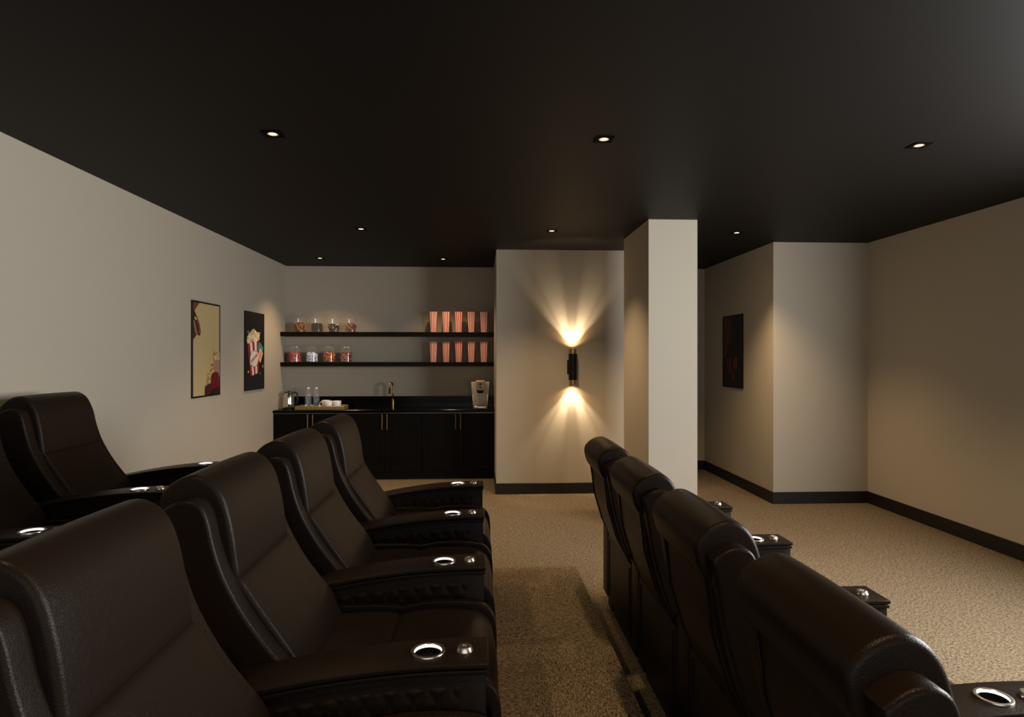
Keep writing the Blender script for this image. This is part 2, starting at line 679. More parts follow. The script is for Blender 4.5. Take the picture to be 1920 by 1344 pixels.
def build_arm(parent, yc):
    """one shared armrest, its centre at y = yc"""
    arm = None
    xs = [-.79, -.74, -.69, -.64, -.58, -.52, -.46, -.40, -.34, -.28, -.20, -.12, -.05]
    # boxy leather body
    prof = [(-.002, .10), (-.002, .624)] + [(x, arm_top(x) - .030) for x in reversed(xs)] + [(-.79, .10)]
    arm = link_mesh('armrest', pillow(prof, yc - AW + .008, yc + AW - .008, .004, mid=1, nseg=3), LEATHER, parent, smooth=True, angle=35)

    def cap(t0, t1, grow, xf):
        p = [(xf, arm_top(0) - t1 + .002), (xf, arm_top(0) - t0 - .002)]
        p += [(xf - .003, arm_top(0) - t0)] + [(x, arm_top(x) - t0) for x in reversed(xs)]
        p += [(x, arm_top(x) - t1) for x in xs] + [(xf - .003, arm_top(0) - t1)]
        return pillow(p, yc - AW - grow, yc + AW + grow, .003, mid=1, nseg=3)
    low = link_mesh('armrest_welt', cap(.018, .031, .001, .002), LEATHER, arm, smooth=True, angle=35)
    top = link_mesh('arm_pad', cap(.0, .0145, .003, .005), LEATHER, arm, smooth=True, angle=35)
    cut = lathe(bmesh.new(), [(0.0, .57), (.0385, .57), (.0385, .70), (0.0, .70)], 40, (-.160, yc, 0))
    boolean_cut(top, cut)
    for o_ in (arm, low):
        cut = lathe(bmesh.new(), [(0.0, .57), (.0385, .57), (.0385, .70), (0.0, .70)], 40, (-.160, yc, 0))
        boolean_cut(o_, cut)
    for o_ in (arm, low, top):
        for p in o_.data.polygons:
            p.use_smooth = True
        o_.data.set_sharp_from_angle(angle=math.radians(32))
    c = (-.160, yc, .654)
    bm = lathe(bmesh.new(), [(.0376, -.002), (.0376, .0016), (.0388, .0030), (.0425, .0034), (.0462, .0028), (.0472, .0012), (.0472, -.002)], 48, c)
    hold = link_mesh('cup_holder', bm, STEEL, arm, smooth=True, angle=40)
    hold['label'] = 'silver ring around the cup holder'
    bm = lathe(bmesh.new(), [(.0374, .0010), (.0374, -.0068)], 48, c)
    link_mesh('led_ring', bm, LED, hold, smooth=True)['label'] = 'glowing white light ring'
    bm = lathe(bmesh.new(), [(.0374, -.0068), (.0370, -.022), (0, -.022)], 40, c)
    link_mesh('cup_well', bm, WELL, hold, smooth=True, angle=40)
    bm = lathe(bmesh.new(), [(.0235, 0), (.0235, .0012), (.0185, .0115), (.0170, .0125), (.0065, .0125), (.006, .0105), (0, .0105)], 32, (-.060, yc, .654))
    b = link_mesh('control_button', bm, STEEL, arm, smooth=True, angle=30)
    b['label'] = 'round silver control button'
    bm = lathe(bmesh.new(), [(.0045, .0108), (.0045, .0122), (.0030, .0125), (.0028, .0108)], 20, (-.060, yc, .654))
    link_mesh('button_cap', bm, CHROME, b, smooth=True)
    # quilted diamonds on both flanks
    for s in (-1, 1):
        yf = yc + s * (AW - .0085)
        bm = bmesh.new()
        nx, nz = 118, 44
        x0, x1 = -.56, -.066
        grid = []
        for i in range(nx + 1):
            x = x0 + (x1 - x0) * i / nx
            zt = arm_top(x) - .062
            zb = .36
            col = []
            for j in range(nz + 1):
                z = zb + (zt - zb) * j / nz
                a = (x + .066) / .063
                b_ = (z - .545) / .092
                u, v = a + b_, a - b_
                du = abs(u - round(u)) * 2
                dv = abs(v - round(v)) * 2
                h = .0055 * min(1.0, min(du, dv) * 1.25) ** .6
                edge = min(i, nx - i) / 3.0, min(j, nz - j) / 2.0
                h *= max(0.0, min(1.0, edge[0], edge[1]))
                col.append(bm.verts.new((x, yf + s * (h - .0005), z)))
            grid.append(col)
        for i in range(nx):
            for j in range(nz):
                bm.faces.new((grid[i][j], grid[i + 1][j], grid[i + 1][j + 1], grid[i][j + 1]))
        link_mesh('quilted_panel', bm, LEATHER, arm, smooth=True)
    bm = bx(-.76, -.03, yc - AW + .02, yc + AW - .02, .0, .105, bev=.003)
    link_mesh('arm_plinth', bm, BLACKM, arm)
    return arm


proto = build_recliner()
far_arm = build_arm(proto, PITCH / 2)
near_proto = copy_tree(proto)
build_arm(near_proto, -PITCH / 2)

ROWS = [
    # front x, arm y of the first far arm, floor z, chairs, group
    (1.588, 1.682, 0.0, 4, 'front row recliners at the right'),
    (0.018, 1.735, RISE, 4, 'middle row recliners on the lower platform'),
    (-1.552, 1.735, 2 * RISE, 4, 'back row recliners against the left wall'),
]
LABELS = {
    (0, 0): 'dark leather recliner seen from behind, nearest the camera, in the lower right corner',
    (0, 1): 'dark leather recliner seen from behind, second from the camera in the right row',
    (0, 2): 'dark leather recliner seen from behind, third from the camera in the right row',
    (0, 3): 'dark leather recliner seen from behind at the far end of the right row',
    (1, 0): 'dark leather recliner filling the lower left corner, nearest of the middle row',
    (1, 1): 'dark leather recliner second from the camera in the middle row',
    (1, 2): 'dark leather recliner third from the camera in the middle row',
    (1, 3): 'dark leather recliner at the far end of the middle row, before the black cabinets',
    (2, 1): 'dark leather recliner at the left edge, showing only part of its arm',
    (2, 3): 'dark leather recliner at the far end of the back row against the left wall',
    (2, 2): 'dark leather recliner cut off by the left edge, next to the far back row one',
}
used = {'p': False, 'n': False}
for r, (fx, ya, fz, n, grp) in enumerate(ROWS):
    for k in range(n):
        if (r, k) not in LABELS:
            continue
        first = (k == 0)
        src = near_proto if first else proto
        key = 'n' if first else 'p'
        if used[key]:
            o = copy_tree(src)
        else:
            o = src
            used[key] = True
        o.location = (fx, ya - PITCH / 2 + k * PITCH, fz)
        o['label'] = LABELS[(r, k)]
        o['group'] = grp

# ---------------------------------------------------------------- snack alcove
CZ = 0.912
CY = 8.25                       # cabinet front
CW = (XN0 - BT * 0 - XL) / 3.0
cab_labels = ['black wood base cabinet at the left end of the alcove, below the tray and kettle',
              'black wood base cabinet in the middle of the alcove, below the faucet',
              'black wood base cabinet at the right end of the alcove, below the coffee maker']


def build_cabinet():
    wd = CW - 0.003
    t = thing('base_cabinet', 'x', 'cabinet', group='black base cabinets in the alcove')
    link_mesh('cabinet_body', bx(-wd / 2, wd / 2, .02, YB - CY - .003, .10, CZ - .044), WOOD, t)
    link_mesh('toe_kick', bx(-wd / 2, wd / 2, .055, YB - CY - .02, .0, .10), BLACKM, t)
    for s in (-1, 1):
        x0, x1 = (-wd / 2 + .002, -.0015) if s < 0 else (.0015, wd / 2 - .002)
        z0, z1 = .105, CZ - .052
        bm = bmesh.new()
        fr = .065
        box(bm, x0, x1, .008, .019, z0, z1)
        box(bm, x0, x0 + fr, 0, .009, z0, z1, bev=.001, seg=1)
        box(bm, x1 - fr, x1, 0, .009, z0, z1, bev=.001, seg=1)
        box(bm, x0 + fr, x1 - fr, 0, .009, z1 - fr, z1, bev=.001, seg=1)
        box(bm, x0 + fr, x1 - fr, 0, .009, z0, z0 + fr, bev=.001, seg=1)
        d = link_mesh('cabinet_door', bm, WOOD, t)
        bm = bmesh.new()
        hx = s * .032
        tube(bm, [(hx, -.030, z1 - .205), (hx, -.030, z1 - .002)], .0065, 12)
        tube(bm, [(hx, -.030, z1 - .185), (hx, .001, z1 - .185)], .004, 8)
        tube(bm, [(hx, -.030, z1 - .022), (hx, .001, z1 - .022)], .004, 8)
        link_mesh('handle', bm, BRASS, d, smooth=True, angle=50)['label'] = 'slim upright brass bar handle'
    return t


cab = build_cabinet()
for i in range(3):
    o = cab if i == 0 else copy_tree(cab)
    o.location = (XL + CW * (i + .5), CY, 0)
    o['label'] = cab_labels[i]

t = thing('worktop', 'long glossy black stone worktop with low backsplash across the alcove', 'worktop', (XL, CY, CZ))
W = XN0 - XL
link_mesh('worktop_slab', bx(.001, W - .001, -.02, YB - CY - .001, -.040, 0, bev=.002, seg=1), STONE, t)
link_mesh('backsplash', bx(.001, W - .001, YB - CY - .022, YB - CY - .001, 0, .145, bev=.001, seg=1), STONE, t)
link_mesh('edge_strip', bx(.001, W - .001, -.012, .012, -.0435, -.0402), STEEL, t)['label'] = 'thin metal strip under the worktop edge'

SH = [(1.529, 'long black floating shelf nearest the worktop, carrying bright candy jars and five striped cups'),
      (1.934, 'long black floating shelf at the top, carrying darker candy jars and five striped cups')]
for z, lab in SH:
    bm = bx(XL + .001, XN0 - .001, 8.53, YB - .001, z - .056, z, bev=.002, seg=1)
    tag(link_mesh('wall_shelf', bm, WOOD), lab, 'shelf', 'floating shelves in the alcove')

# striped popcorn cups
RED = mat('cup_red', (0.75, 0.012, 0.016), 0.45)
CWHITE = mat('cup_cream', (0.90, 0.84, 0.72), 0.5)
CIN = mat('cup_inside', (0.6, 0.55, 0.47), 0.6)


def popcorn_cup():
    bm = bmesh.new()
    H = .275
    ns = 28                      # stripes round the cup
    sub = 3
    seg = ns * sub

    def ring(h, k, wob=0):
        out = []
        for i in range(seg):
            a = 2 * PI * i / seg + .05
            # rounded square section
            c, s = math.cos(a), math.sin(a)
            q = (abs(c) ** 5 + abs(s) ** 5) ** (-1 / 5)
            ph = (i % sub) / sub
            z = h + wob * abs(math.sin(PI * (i / sub)))
            out.append(bm.verts.new((c * q * k, s * q * k, z)))
        return out
    rb, rm, rt = ring(0, .040), ring(H * .5, .0465), ring(H, .054, .005)
    it, ib = ring(H, .0525, .005), ring(.01, .039)
    for a, b in ((rb, rm), (rm, rt)):
        for i in range(seg):
            f = bm.faces.new((a[i], a[(i + 1) % seg], b[(i + 1) % seg], b[i]))
            f.material_index = (i // sub) % 2
    for a, b in ((rt, it), (it, ib)):
        for i in range(seg):
            f = bm.faces.new((a[i], a[(i + 1) % seg], b[(i + 1) % seg], b[i]))
            f.material_index = 2
    for rg in (rb, ib):
        f = bm.faces.new(rg)
        f.material_index = 2
    return bm


ORD = ['first from the left', 'second from the left', 'middle one', 'second from the right', 'rightmost one beside the wall']
cup0 = link_mesh('popcorn_cup', popcorn_cup(), [RED, CWHITE, CIN])
tag(cup0, 'x', 'popcorn cup', 'striped popcorn cups on the shelves')
CUPX = [-.596, -.425, -.250, -.080, .092]


def shelf_x(px, d=8.56):
    lat = (px - 960) * d / F_PX
    return lat * math.cos(YAW) + d * math.sin(YAW)


i = 0
for z, wh in ((1.934, 'upper'), (1.529, 'lower')):
    for k, px in enumerate((813.5, 837, 860.6, 884, 907.5)):
        o = cup0 if i == 0 else cup0.copy()
        if i:
            COL.objects.link(o)
        o.location = (shelf_x(px, 8.62), 8.63, z)
        o['label'] = 'red and white striped popcorn cup on the %s shelf, %s' % (wh, ORD[k])
        i += 1

# candy jars
JR = .086


def build_jar():
    t = thing('candy_jar', 'x', 'candy jar', group='lidded glass candy jars on the shelves')
    bm = lathe(bmesh.new(), [(0, .0), (.078, .0), (JR, .006), (JR, .185), (JR - .002, .198), (JR - .006, .198)], 40)
    link_mesh('jar_body', bm, GLASS, t, smooth=True, angle=50)
    bm = lathe(bmesh.new(), [(JR + .001, .199), (JR + .001, .204), (.076, .209), (.062, .219), (.040, .230), (.016, .236), (.008, .240), (.007, .244),
                             (.012, .249), (.013, .254), (.009, .259), (0, .261)], 40)
    link_mesh('jar_lid', bm, GLASS, t, smooth=True, angle=60)
    return t


def cmat(c, rough=.3):
    return mat('candy_%d_%d_%d' % tuple(int(v * 1000) for v in c), c, .5 if max(c) > .1 else .75, spec=.3)


def candies(style, cols, height, nmax):
    """a heap of sweets filling the jar to `height`"""
    bm = bmesh.new()
    rnd = random.Random(hash(style) % 1000 if False else sum(map(ord, style)))
    R = JR - .008
    z = .016
    layer = 0
    if style == 'sticks':
        for k in range(95):
            a = rnd.uniform(0, 2 * PI); r = R * .9 * math.sqrt(rnd.random())
            x, y = r * math.cos(a), r * math.sin(a)
            h = height * (1 - .18 * (r / R) ** 2) * rnd.uniform(.9, 1.05)
            tube(bm, [(x, y, .009), (x + rnd.uniform(-.004, .004), y + rnd.uniform(-.004, .004), h)], .0075, 6, mi=rnd.randrange(len(cols)))
        return bm
    step = {'beans': .017, 'gummies': .021, 'mint': .020, 'balls': .022, 'drops': .016, 'twists': .026, 'chews': .022}[style]
    while z < height * 1.15:
        n = int(PI * R * R / (step * step) * .95)
        hmax = 1.0
        for k in range(n):
            u = (k + .5) / n
            r = (R - step * .45) * math.sqrt(u)
            a = k * 2.39996 + layer * 1.1
            lim = height * 1.12 * (1 - .16 * (r / R) ** 2) * rnd.uniform(.9, 1.08)
            if z > lim:
                continue
            if rnd.random() < (.15 if style in ('beans', 'twists') else .03):
                continue
            p = Vector((r * math.cos(a), r * math.sin(a), z + rnd.uniform(-.003, .003)))
            mi = rnd.randrange(len(cols))
            if style in ('twists',):
                ax = Vector((rnd.uniform(-1, 1), rnd.uniform(-1, 1), rnd.uniform(-.6, .6))).normalized() * .016
                tube(bm, [p - ax, p, p + ax], [.005, .009, .005], 6, mi=mi)
                continue
            g = bmesh.ops.create_icosphere(bm, subdivisions=1, radius=step * .56)
            sx = {'beans': (1.25, .8, .7), 'gummies': (1, 1.1, .75), 'mint': (1, 1, .8), 'balls': (1, 1, 1), 'drops': (1, .9, .7), 'chews': (1.05, .8, .8)}[style]
            M = Matrix.Rotation(rnd.uniform(0, PI), 4, 'Z') @ Matrix.Rotation(rnd.uniform(-.8, .8), 4, 'X')
            for v in g['verts']:
                q = M @ Vector((v.co.x * sx[0], v.co.y * sx[1], v.co.z * sx[2]))
                v.co = p + q
            for f in {f for v in g['verts'] for f in v.link_faces}:
                f.material_index = mi
                if style == 'mint' and rnd.random() < .35:
                    f.material_index = 1
        z += step * .82
        layer += 1
    return bm


JARS = [
    (566.9, 1, 'beans', [(.35, .01, .01), (.02, .01, .01), (.30, .01, .01), (.5, .35, .03)], .115, 'red, black and yellow jelly beans', 'leftmost jar on the upper shelf'),
    (597.8, 1, 'sticks', [(.008, .006, .006), (.015, .012, .012)], .125, 'black liquorice sticks', 'second jar on the upper shelf'),
    (629.0, 1, 'twists', [(.008, .008, .008), (.015, .015, .012), (.012, .01, .01), (.55, .42, .35)], .105, 'black and white twisted sweets', 'third jar on the upper shelf'),
    (659.7, 1, 'drops', [(.55, .02, .015), (.04, .25, .03), (.30, .02, .02), (.65, .5, .42), (.05, .02, .01)], .110, 'red, green and white sweets', 'rightmost jar on the upper shelf'),
    (557.7, 0, 'mint', [(.75, .28, .24), (.40, .04, .04)], .125, 'pink and white peppermint balls', 'leftmost jar on the lower shelf'),
    (588.9, 0, 'balls', [(.50, .72, .90), (.70, .80, .95), (.62, .60, .85)], .115, 'pale blue and white sweets', 'second jar on the lower shelf'),
    (620.8, 0, 'gummies', [(.85, .12, .01), (.85, .45, .03), (.6, .02, .02), (.85, .25, .02), (.25, .03, .12), (.02, .10, .10)], .120, 'orange, red and yellow gummies', 'third jar on the lower shelf'),
    (651.9, 0, 'chews', [(.28, .02, .02), (.55, .16, .12), (.16, .015, .015), (.60, .22, .17)], .120, 'dark red and pink sweets', 'rightmost jar on the lower shelf'),
]
jar0 = build_jar()
for i, (px, up, style, cols, h, what, where) in enumerate(JARS):
    o = jar0 if i == 0 else copy_tree(jar0)
    z = 1.934 if up else 1.529
    loc = (shelf_x(px, 8.62), 8.645, z + .0005)
    o.location = loc
    o['label'] = 'glass jar of %s, %s' % (what, where)
    c = link_mesh('candy', candies(style, cols, h, 0), [cmat(c) for c in cols])
    tag(c, '%s inside the %s' % (what, where), 'candy', kind='stuff')
    c.location = loc

# things on the worktop
TY = 8.47


def wt_x(px, y=TY):
    """x on the worktop for an image column, at depth y"""
    k = (px - 960) / F_PX
    return y * (k * math.cos(YAW) + math.sin(YAW)) / (math.cos(YAW) - k * math.sin(YAW))


# kettle
kx = wt_x(541.5, 8.45)
t = thing('electric_kettle', 'chrome electric kettle at the left end of the black worktop', 'kettle', (kx, 8.45, CZ + .0005), rz=0.3)
bm = lathe(bmesh.new(), [(0, .0), (.075, .0), (.078, .012), (.077, .016)], 36)
link_mesh('kettle_base', bm, BLACKP, t, smooth=True, angle=40)
bm = lathe(bmesh.new(), [(0, .017), (.076, .017), (.079, .030), (.076, .080), (.070, .150), (.064, .205), (.060, .212), (0, .212)], 40)
tube(bm, [(-.060, 0, .175), (-.078, 0, .195), (-.092, 0, .212)], [.018, .013, .006], 12)
link_mesh('kettle_body', bm, CHROME, t, smooth=True, angle=50)
bm = lathe(bmesh.new(), [(.060, .212), (.054, .222), (.030, .228), (.012, .229), (.012, .240), (0, .242)], 32)
link_mesh('kettle_lid', bm, BLACKP, t, smooth=True, angle=40)
bm = bmesh.new()
hp = [(.055, 0, .214), (.085, 0, .218), (.104, 0, .205), (.110, 0, .170), (.108, 0, .110), (.098, 0, .060), (.080, 0, .045)]
tube(bm, hp, [.010, .011, .011, .010, .010, .009, .008], 12)
link_mesh('kettle_handle', bm, BLACKP, t, smooth=True)

# tray with raised rim and end grips
tx = wt_x(603, 8.40)
t = thing('serving_tray', 'rectangular brushed gold tray with raised rim on the black worktop', 'tray', (tx, 8.42, CZ + .0005))
TW, TD, TH = .315, .125, .046
bm = bmesh.new()
box(bm, -TW, TW, -TD, TD, 0, .006)
for s in (-1, 1):
    box(bm, -TW, TW, s * TD - .005, s * TD + .005, 0, TH, bev=.002, seg=1)
link_mesh('tray_body', bm, TRAYG, t)
for s in (-1, 1):
    bm = bmesh.new()
    xw = s * TW
    box(bm, xw - .005, xw + .005, -TD, TD, 0, .016)
    box(bm, xw - .005, xw + .005, -TD, -.045, .016, TH)
    box(bm, xw - .005, xw + .005, .045, TD, .016, TH)
    box(bm, xw - .005, xw + .005, -.045, .045, .036, TH)
    link_mesh('tray_end', bm, TRAYG, t)
TZ = CZ + .0075

# water bottles
def build_bottle():
    t = thing('water_bottle', 'x', 'bottle', group='clear water bottles on the tray')
    bm = lathe(bmesh.new(), [(0, .0), (.040, .0), (.043, .006), (.043, .170), (.041, .195), (.032, .222), (.020, .240), (.016, .246), (.016, .266), (.0155, .266)], 32)
    link_mesh('bottle_body', bm, BOTTLE, t, smooth=True, angle=50)
    bm = lathe(bmesh.new(), [(.0175, .250), (.0185, .252), (.0185, .272), (.017, .275), (0, .275)], 24)
    link_mesh('bottle_cap', bm, WHITEP, t, smooth=True, angle=40)['label'] = 'white screw cap'
    bm = lathe(bmesh.new(), [(0, .003), (.0395, .003), (.0405, .008), (.0405, .150), (0, .150)], 32)
    link_mesh('water', bm, MATS['water_tint'], t, smooth=True, angle=40)
    return t


mat_glass('water_tint', (0.85, 0.90, 0.97), 0.10, .10, (.35, .50, .80))
b0 = build_bottle()
for i, (px, lab) in enumerate(((578, 'clear water bottle with white cap on the gold tray, nearer the kettle'),
                               (593, 'clear water bottle with white cap on the gold tray, nearer the mugs'))):
    o = b0 if i == 0 else copy_tree(b0)
    o.location = (wt_x(px, 8.495), 8.495, TZ)
    o['label'] = lab


# mugs
def build_mug(side=-1):
    t = thing('mug', 'x', 'mug', group='white mugs on the tray')
    bm = lathe(bmesh.new(), [(0, .0), (.045, .0), (.049, .005), (.0535, .103), (.052, .105), (.0505, .103), (.046, .010), (0, .008)], 32)
    link_mesh('mug_body', bm, PORC, t, smooth=True, angle=50)
    bm = bmesh.new()
    pts = []
    for k in range(11):
        a = PI / 2 + PI * k / 10
        pts.append((-.048 + .032 * math.cos(a), 0, .055 + .034 * math.sin(a)))
    tube(bm, pts, .0055, 8)
    link_mesh('handle', bm, PORC, t, smooth=True)
    return t


m0 = build_mug()
for i, (px, y, rz, lab) in enumerate(((611, 8.475, 0.5, 'white mug on the gold tray with its handle out to the left'),
                                      (616.0, 8.365, -PI * .5, 'white mug on the gold tray, left one of the two in front'),
                                      (632.0, 8.365, -PI * .5, 'white mug on the gold tray, rightmost, at the right end'))):
    o = m0 if i == 0 else copy_tree(m0)
    o.location = (wt_x(px, y), y, TZ)
    o.rotation_euler = (0, 0, rz)
    o['label'] = lab

# small glass dishes with wrapped sweets and creamers
for i, (px, y, cc, lab) in enumerate(((572.5, 8.37, (.7, .6, .1), 'small glass dish with yellow and white sachets on the far left of the tray'),
                                      (585, 8.36, (.55, .12, .10), 'small glass dish with red and white sweets before the bottles on the tray'),
                                      (597, 8.37, (.30, .22, .15), 'small glass dish with brown and white sachets beside the mugs on the tray'))):
    t = thing('glass_dish', lab, 'dish', (wt_x(px, y), y, TZ), 'small glass dishes on the tray')
    bm = lathe(bmesh.new(), [(0, .0), (.022, .0), (.034, .012), (.040, .040), (.0385, .040), (.032, .014), (.02, .003), (0, .003)], 28)
    link_mesh('dish_bowl', bm, GLASS, t, smooth=True)
    rnd = random.Random(i)
    bm = bmesh.new()
    for k in range(16):
        a = rnd.uniform(0, 2 * PI); r = rnd.uniform(0, .023)
        g = bmesh.ops.create_cube(bm, size=1)
        M = Matrix.Translation((r * math.cos(a), r * math.sin(a), .018 + rnd.uniform(0, .034))) @ Matrix.Rotation(rnd.uniform(0, 3), 4, 'Z') @ Matrix.Rotation(rnd.uniform(-.9, .9), 4, 'X') @ Matrix.Diagonal((.016, .011, .007, 1))
        for v in g['verts']:
            v.co = M @ v.co
        for f in {f for v in g['verts'] for f in v.link_faces}:
            f.material_index = k % 2
    s = link_mesh('sweets', bm, [cmat(cc), cmat((.75, .7, .65))])
    s.location = t.location
    tag(s, 'tiny ' + ['yellow and white sachets filling the leftmost glass dish', 'red and white wrapped sweets filling the middle glass dish', 'brown and white sachets filling the glass dish beside the mugs'][i], 'sweets', kind='stuff')

# faucet
fx = wt_x(737, 8.62)
t = thing('faucet', 'tall gooseneck brass faucet in the middle of the black worktop', 'faucet', (fx, 8.62, CZ + .0005), rz=-.35)
bm = lathe(bmesh.new(), [(0, .0), (.024, .0), (.024, .006), (.0165, .010), (.0165, .110), (.015, .114), (0, .114)], 28)
link_mesh('faucet_base', bm, BRASS, t, smooth=True, angle=40)
bm = bmesh.new()
R_ = .050
pts = [(0, 0, .11), (0, 0, .20), (0, 0, .290)] + [(0, -R_ + R_ * math.cos(a), .290 + R_ * math.sin(a)) for a in [PI * k / 12 for k in range(1, 13)]] + [(0, -2 * R_, .25)]
tube(bm, pts, .0105, 16)
link_mesh('spout', bm, BRASS, t, smooth=True)
bm = bmesh.new()
tube(bm, [(0, -2 * R_, .250), (0, -2 * R_, .190)], .0125, 16)
link_mesh('spray_head', bm, BLACKM, t, smooth=True, angle=40)
bm = bmesh.new()
tube(bm, [(0, .018, .07), (0, .030, .074), (0, .050, .088)], [.008, .007, .0045], 10)
link_mesh('lever', bm, BRASS, t, smooth=True)

# pod coffee maker
mx_ = wt_x(900.5, 8.40)
t = thing('coffee_maker', 'cream and silver single cup coffee maker at the right end of the black worktop', 'coffee maker', (mx_, 8.40, CZ + .0005))


def taper(bm, x0b, x1b, x0t, x1t, y0b, y1b, y0t, y1t, z0, z1, bev=.006):
    g = bmesh.ops.create_cube(bm, size=1)
    for v in g['verts']:
        top = v.co.z > 0
        v.co.x = ((x1t if top else x1b) if v.co.x > 0 else (x0t if top else x0b))
        v.co.y = ((y1t if top else y1b) if v.co.y > 0 else (y0t if top else y0b))
        v.co.z = z1 if top else z0
    es = list({e for v in g['verts'] for e in v.link_edges})
    bmesh.ops.bevel(bm, geom=es, offset=bev, segments=3, profile=.5, affect='EDGES')


bm = bmesh.new()
taper(bm, -.088, .088, -.094, .094, .0, .20, .0, .20, 0, .350)
link_mesh('brewer_body', bm, CREAMP, t, smooth=True, angle=40)
bm = bmesh.new()
taper(bm, -.088, .088, -.088, .088, -.12, .05, -.12, .05, 0, .042, .008)
dt = link_mesh('drip_tray', bm, STEEL, t, smooth=True, angle=40)
bm = bmesh.new()
for k in range(9):
    box(bm, -.06, .06, -.105 + k * .014, -.099 + k * .014, .0405, .0445)
link_mesh('grate', bm, BLACKP, dt)
bm = bmesh.new()
taper(bm, -.056, .056, -.064, .064, -.070, .06, -.100, .06, .235, .375, .018)
hd = link_mesh('brew_head', bm, CREAMP, t, smooth=True, angle=40)
bm = bmesh.new()
taper(bm, -.034, .034, -.050, .050, -.060, .03, -.075, .04, .205, .250, .01)
link_mesh('pod_holder', bm, BLACKP, t, smooth=True, angle=40)['label'] = 'dark pod holder under the head'
bm = bmesh.new()
box(bm, -.018, .018, -.107, -.090, .318, .338, bev=.004)
link_mesh('display', bm, BLACKP, hd, smooth=True, angle=40)
bm = bmesh.new()
tube(bm, [(0, -.104, .285), (0, -.080, .285)], .012, 20)
link_mesh('brew_button', bm, BLACKP, hd, smooth=True, angle=40)
for s in (-1, 1):
    bm = bmesh.new()
    a = sorted((s * .090, s * .110)); b = sorted((s * .093, s * .122))
    taper(bm, a[0], a[1], b[0], b[1], .02, .18, .01, .18, .195, .350, .006)
    link_mesh('water_tank', bm, mat('frosted_tank', (.75, .78, .95), .25), t, smooth=True, angle=40)['label'] = 'pale frosted water tank'
    bm = bmesh.new()
    a = sorted((s * .086, s * .098)); b = sorted((s * .089, s * .109))
    taper(bm, a[0], a[1], b[0], b[1], .02, .18, .02, .18, 0, .196, .004)
    link_mesh('side_panel', bm, STEEL, t, smooth=True, angle=40)

# ---------------------------------------------------------------- wall sconce
sx = 1.075
t = thing('wall_sconce', 'black cylinder wall lamp with brass ends, shining up and down beside the pillar', 'wall lamp', (sx, YS, 1.485))
t.name = 'wall_lamp'
ys = -.075
bm = lathe(bmesh.new(), [(.043, -.152), (.0485, -.152), (.0485, .152), (.043, .152)], 40, (0, ys, 0), close=True)
link_mesh('lamp_body', bm, BLACKM, t, smooth=True, angle=40)
for s in (-1, 1):
    bm = lathe(bmesh.new(), [(.033, s * .12), (.040, s * .12), (.040, s * .205), (.033, s * .205)], 40, (0, ys, 0), close=True)
    link_mesh('brass_collar', bm, BRASS, t, smooth=True, angle=40)['label'] = 'brass cylinder end'
    bm = lathe(bmesh.new(), [(0, s * .150), (.0328, s * .150)], 32, (0, ys, 0))
    link_mesh('bulb_lens', bm, BULB, t)
bm = bmesh.new()
box(bm, -.056, .056, -.012, 0, -.080, .080, bev=.003)
box(bm, -.020, .020, ys + .04, -.01, -.03, .03)
link_mesh('mounting_plate', bm, BLACKM, t)
WARM = (1.0, 0.78, 0.52)
for s in (1, -1):
    base = 0 if s < 0 else PI
    p = (sx, YS + ys, 1.485 + s * .196)
    spot(p, 31.0 if s > 0 else 26.0, 82, .45, WARM, (base - s * 0.10, 0, 0), .012, 'sconce_beam')
    for ang, pw_, wd in ((-18, 34, 25), (18, 34, 25), (-35, 13, 15), (35, 13, 15)):
        spot(p, pw_, wd, 1.0, WARM, (base - s * 0.13, math.radians(ang), 0), .008, 'sconce_beam')
    spot(p, 8, 140, .8, (1.0, .55, .22), (base, 0, 0), .02, 'sconce_beam')

# ---------------------------------------------------------------- posters
LAYER = .0006


class Art:
    """a flat printed sheet: polygons of flat ink on one mesh, u to the right, v up (0..1)"""
    def __init__(self, W, H):
        self.bm = bmesh.new(); self.W = W; self.H = H; self.mats = []; self.n = 0

    def mi(self, c):
        m = mat('ink_%03d_%03d_%03d' % tuple(int(v * 999) for v in c), c, .45, spec=.3)
        if m not in self.mats:
            self.mats.append(m)
        return self.mats.index(m)

    def poly(self, pts, c, lv=None):
        if lv is None:
            self.n += 1
        k = (self.n if lv is None else self.n + lv)
        vs = [self.bm.verts.new((u * self.W, -k * .00005 - .001, v * self.H)) for u, v in pts]
        f = self.bm.faces.new(vs)
        f.material_index = self.mi(c)
        bmesh.ops.triangulate(self.bm, faces=[f])

    def ell(self, u, v, ru, rv, c, n=24, rot=0, lv=None):
        pts = []
        for k in range(n):
            a = 2 * PI * k / n
            x, z = ru * self.W * math.cos(a), rv * self.H * math.sin(a)
            pts.append((u + (x * math.cos(rot) - z * math.sin(rot)) / self.W, v + (x * math.sin(rot) + z * math.cos(rot)) / self.H))
        self.poly(pts, c, lv)

    def star(self, u, v, r, c):
        pts = []
        for k in range(10):
            a = PI / 2 + PI * k / 5
            rr = r if k % 2 == 0 else r * .45
            pts.append((u + rr * math.cos(a) / self.W, v + rr * math.sin(a) / self.H))
        self.poly(pts, c)

    def rect(self, u, v, w, h, rot, c):
        pts = []
        for a, b in ((-1, -1), (1, -1), (1, 1), (-1, 1)):
            x, z = a * w / 2, b * h / 2
            pts.append((u + (x * math.cos(rot) - z * math.sin(rot)) / self.W, v + (x * math.sin(rot) + z * math.cos(rot)) / self.H))
        self.poly(pts, c)


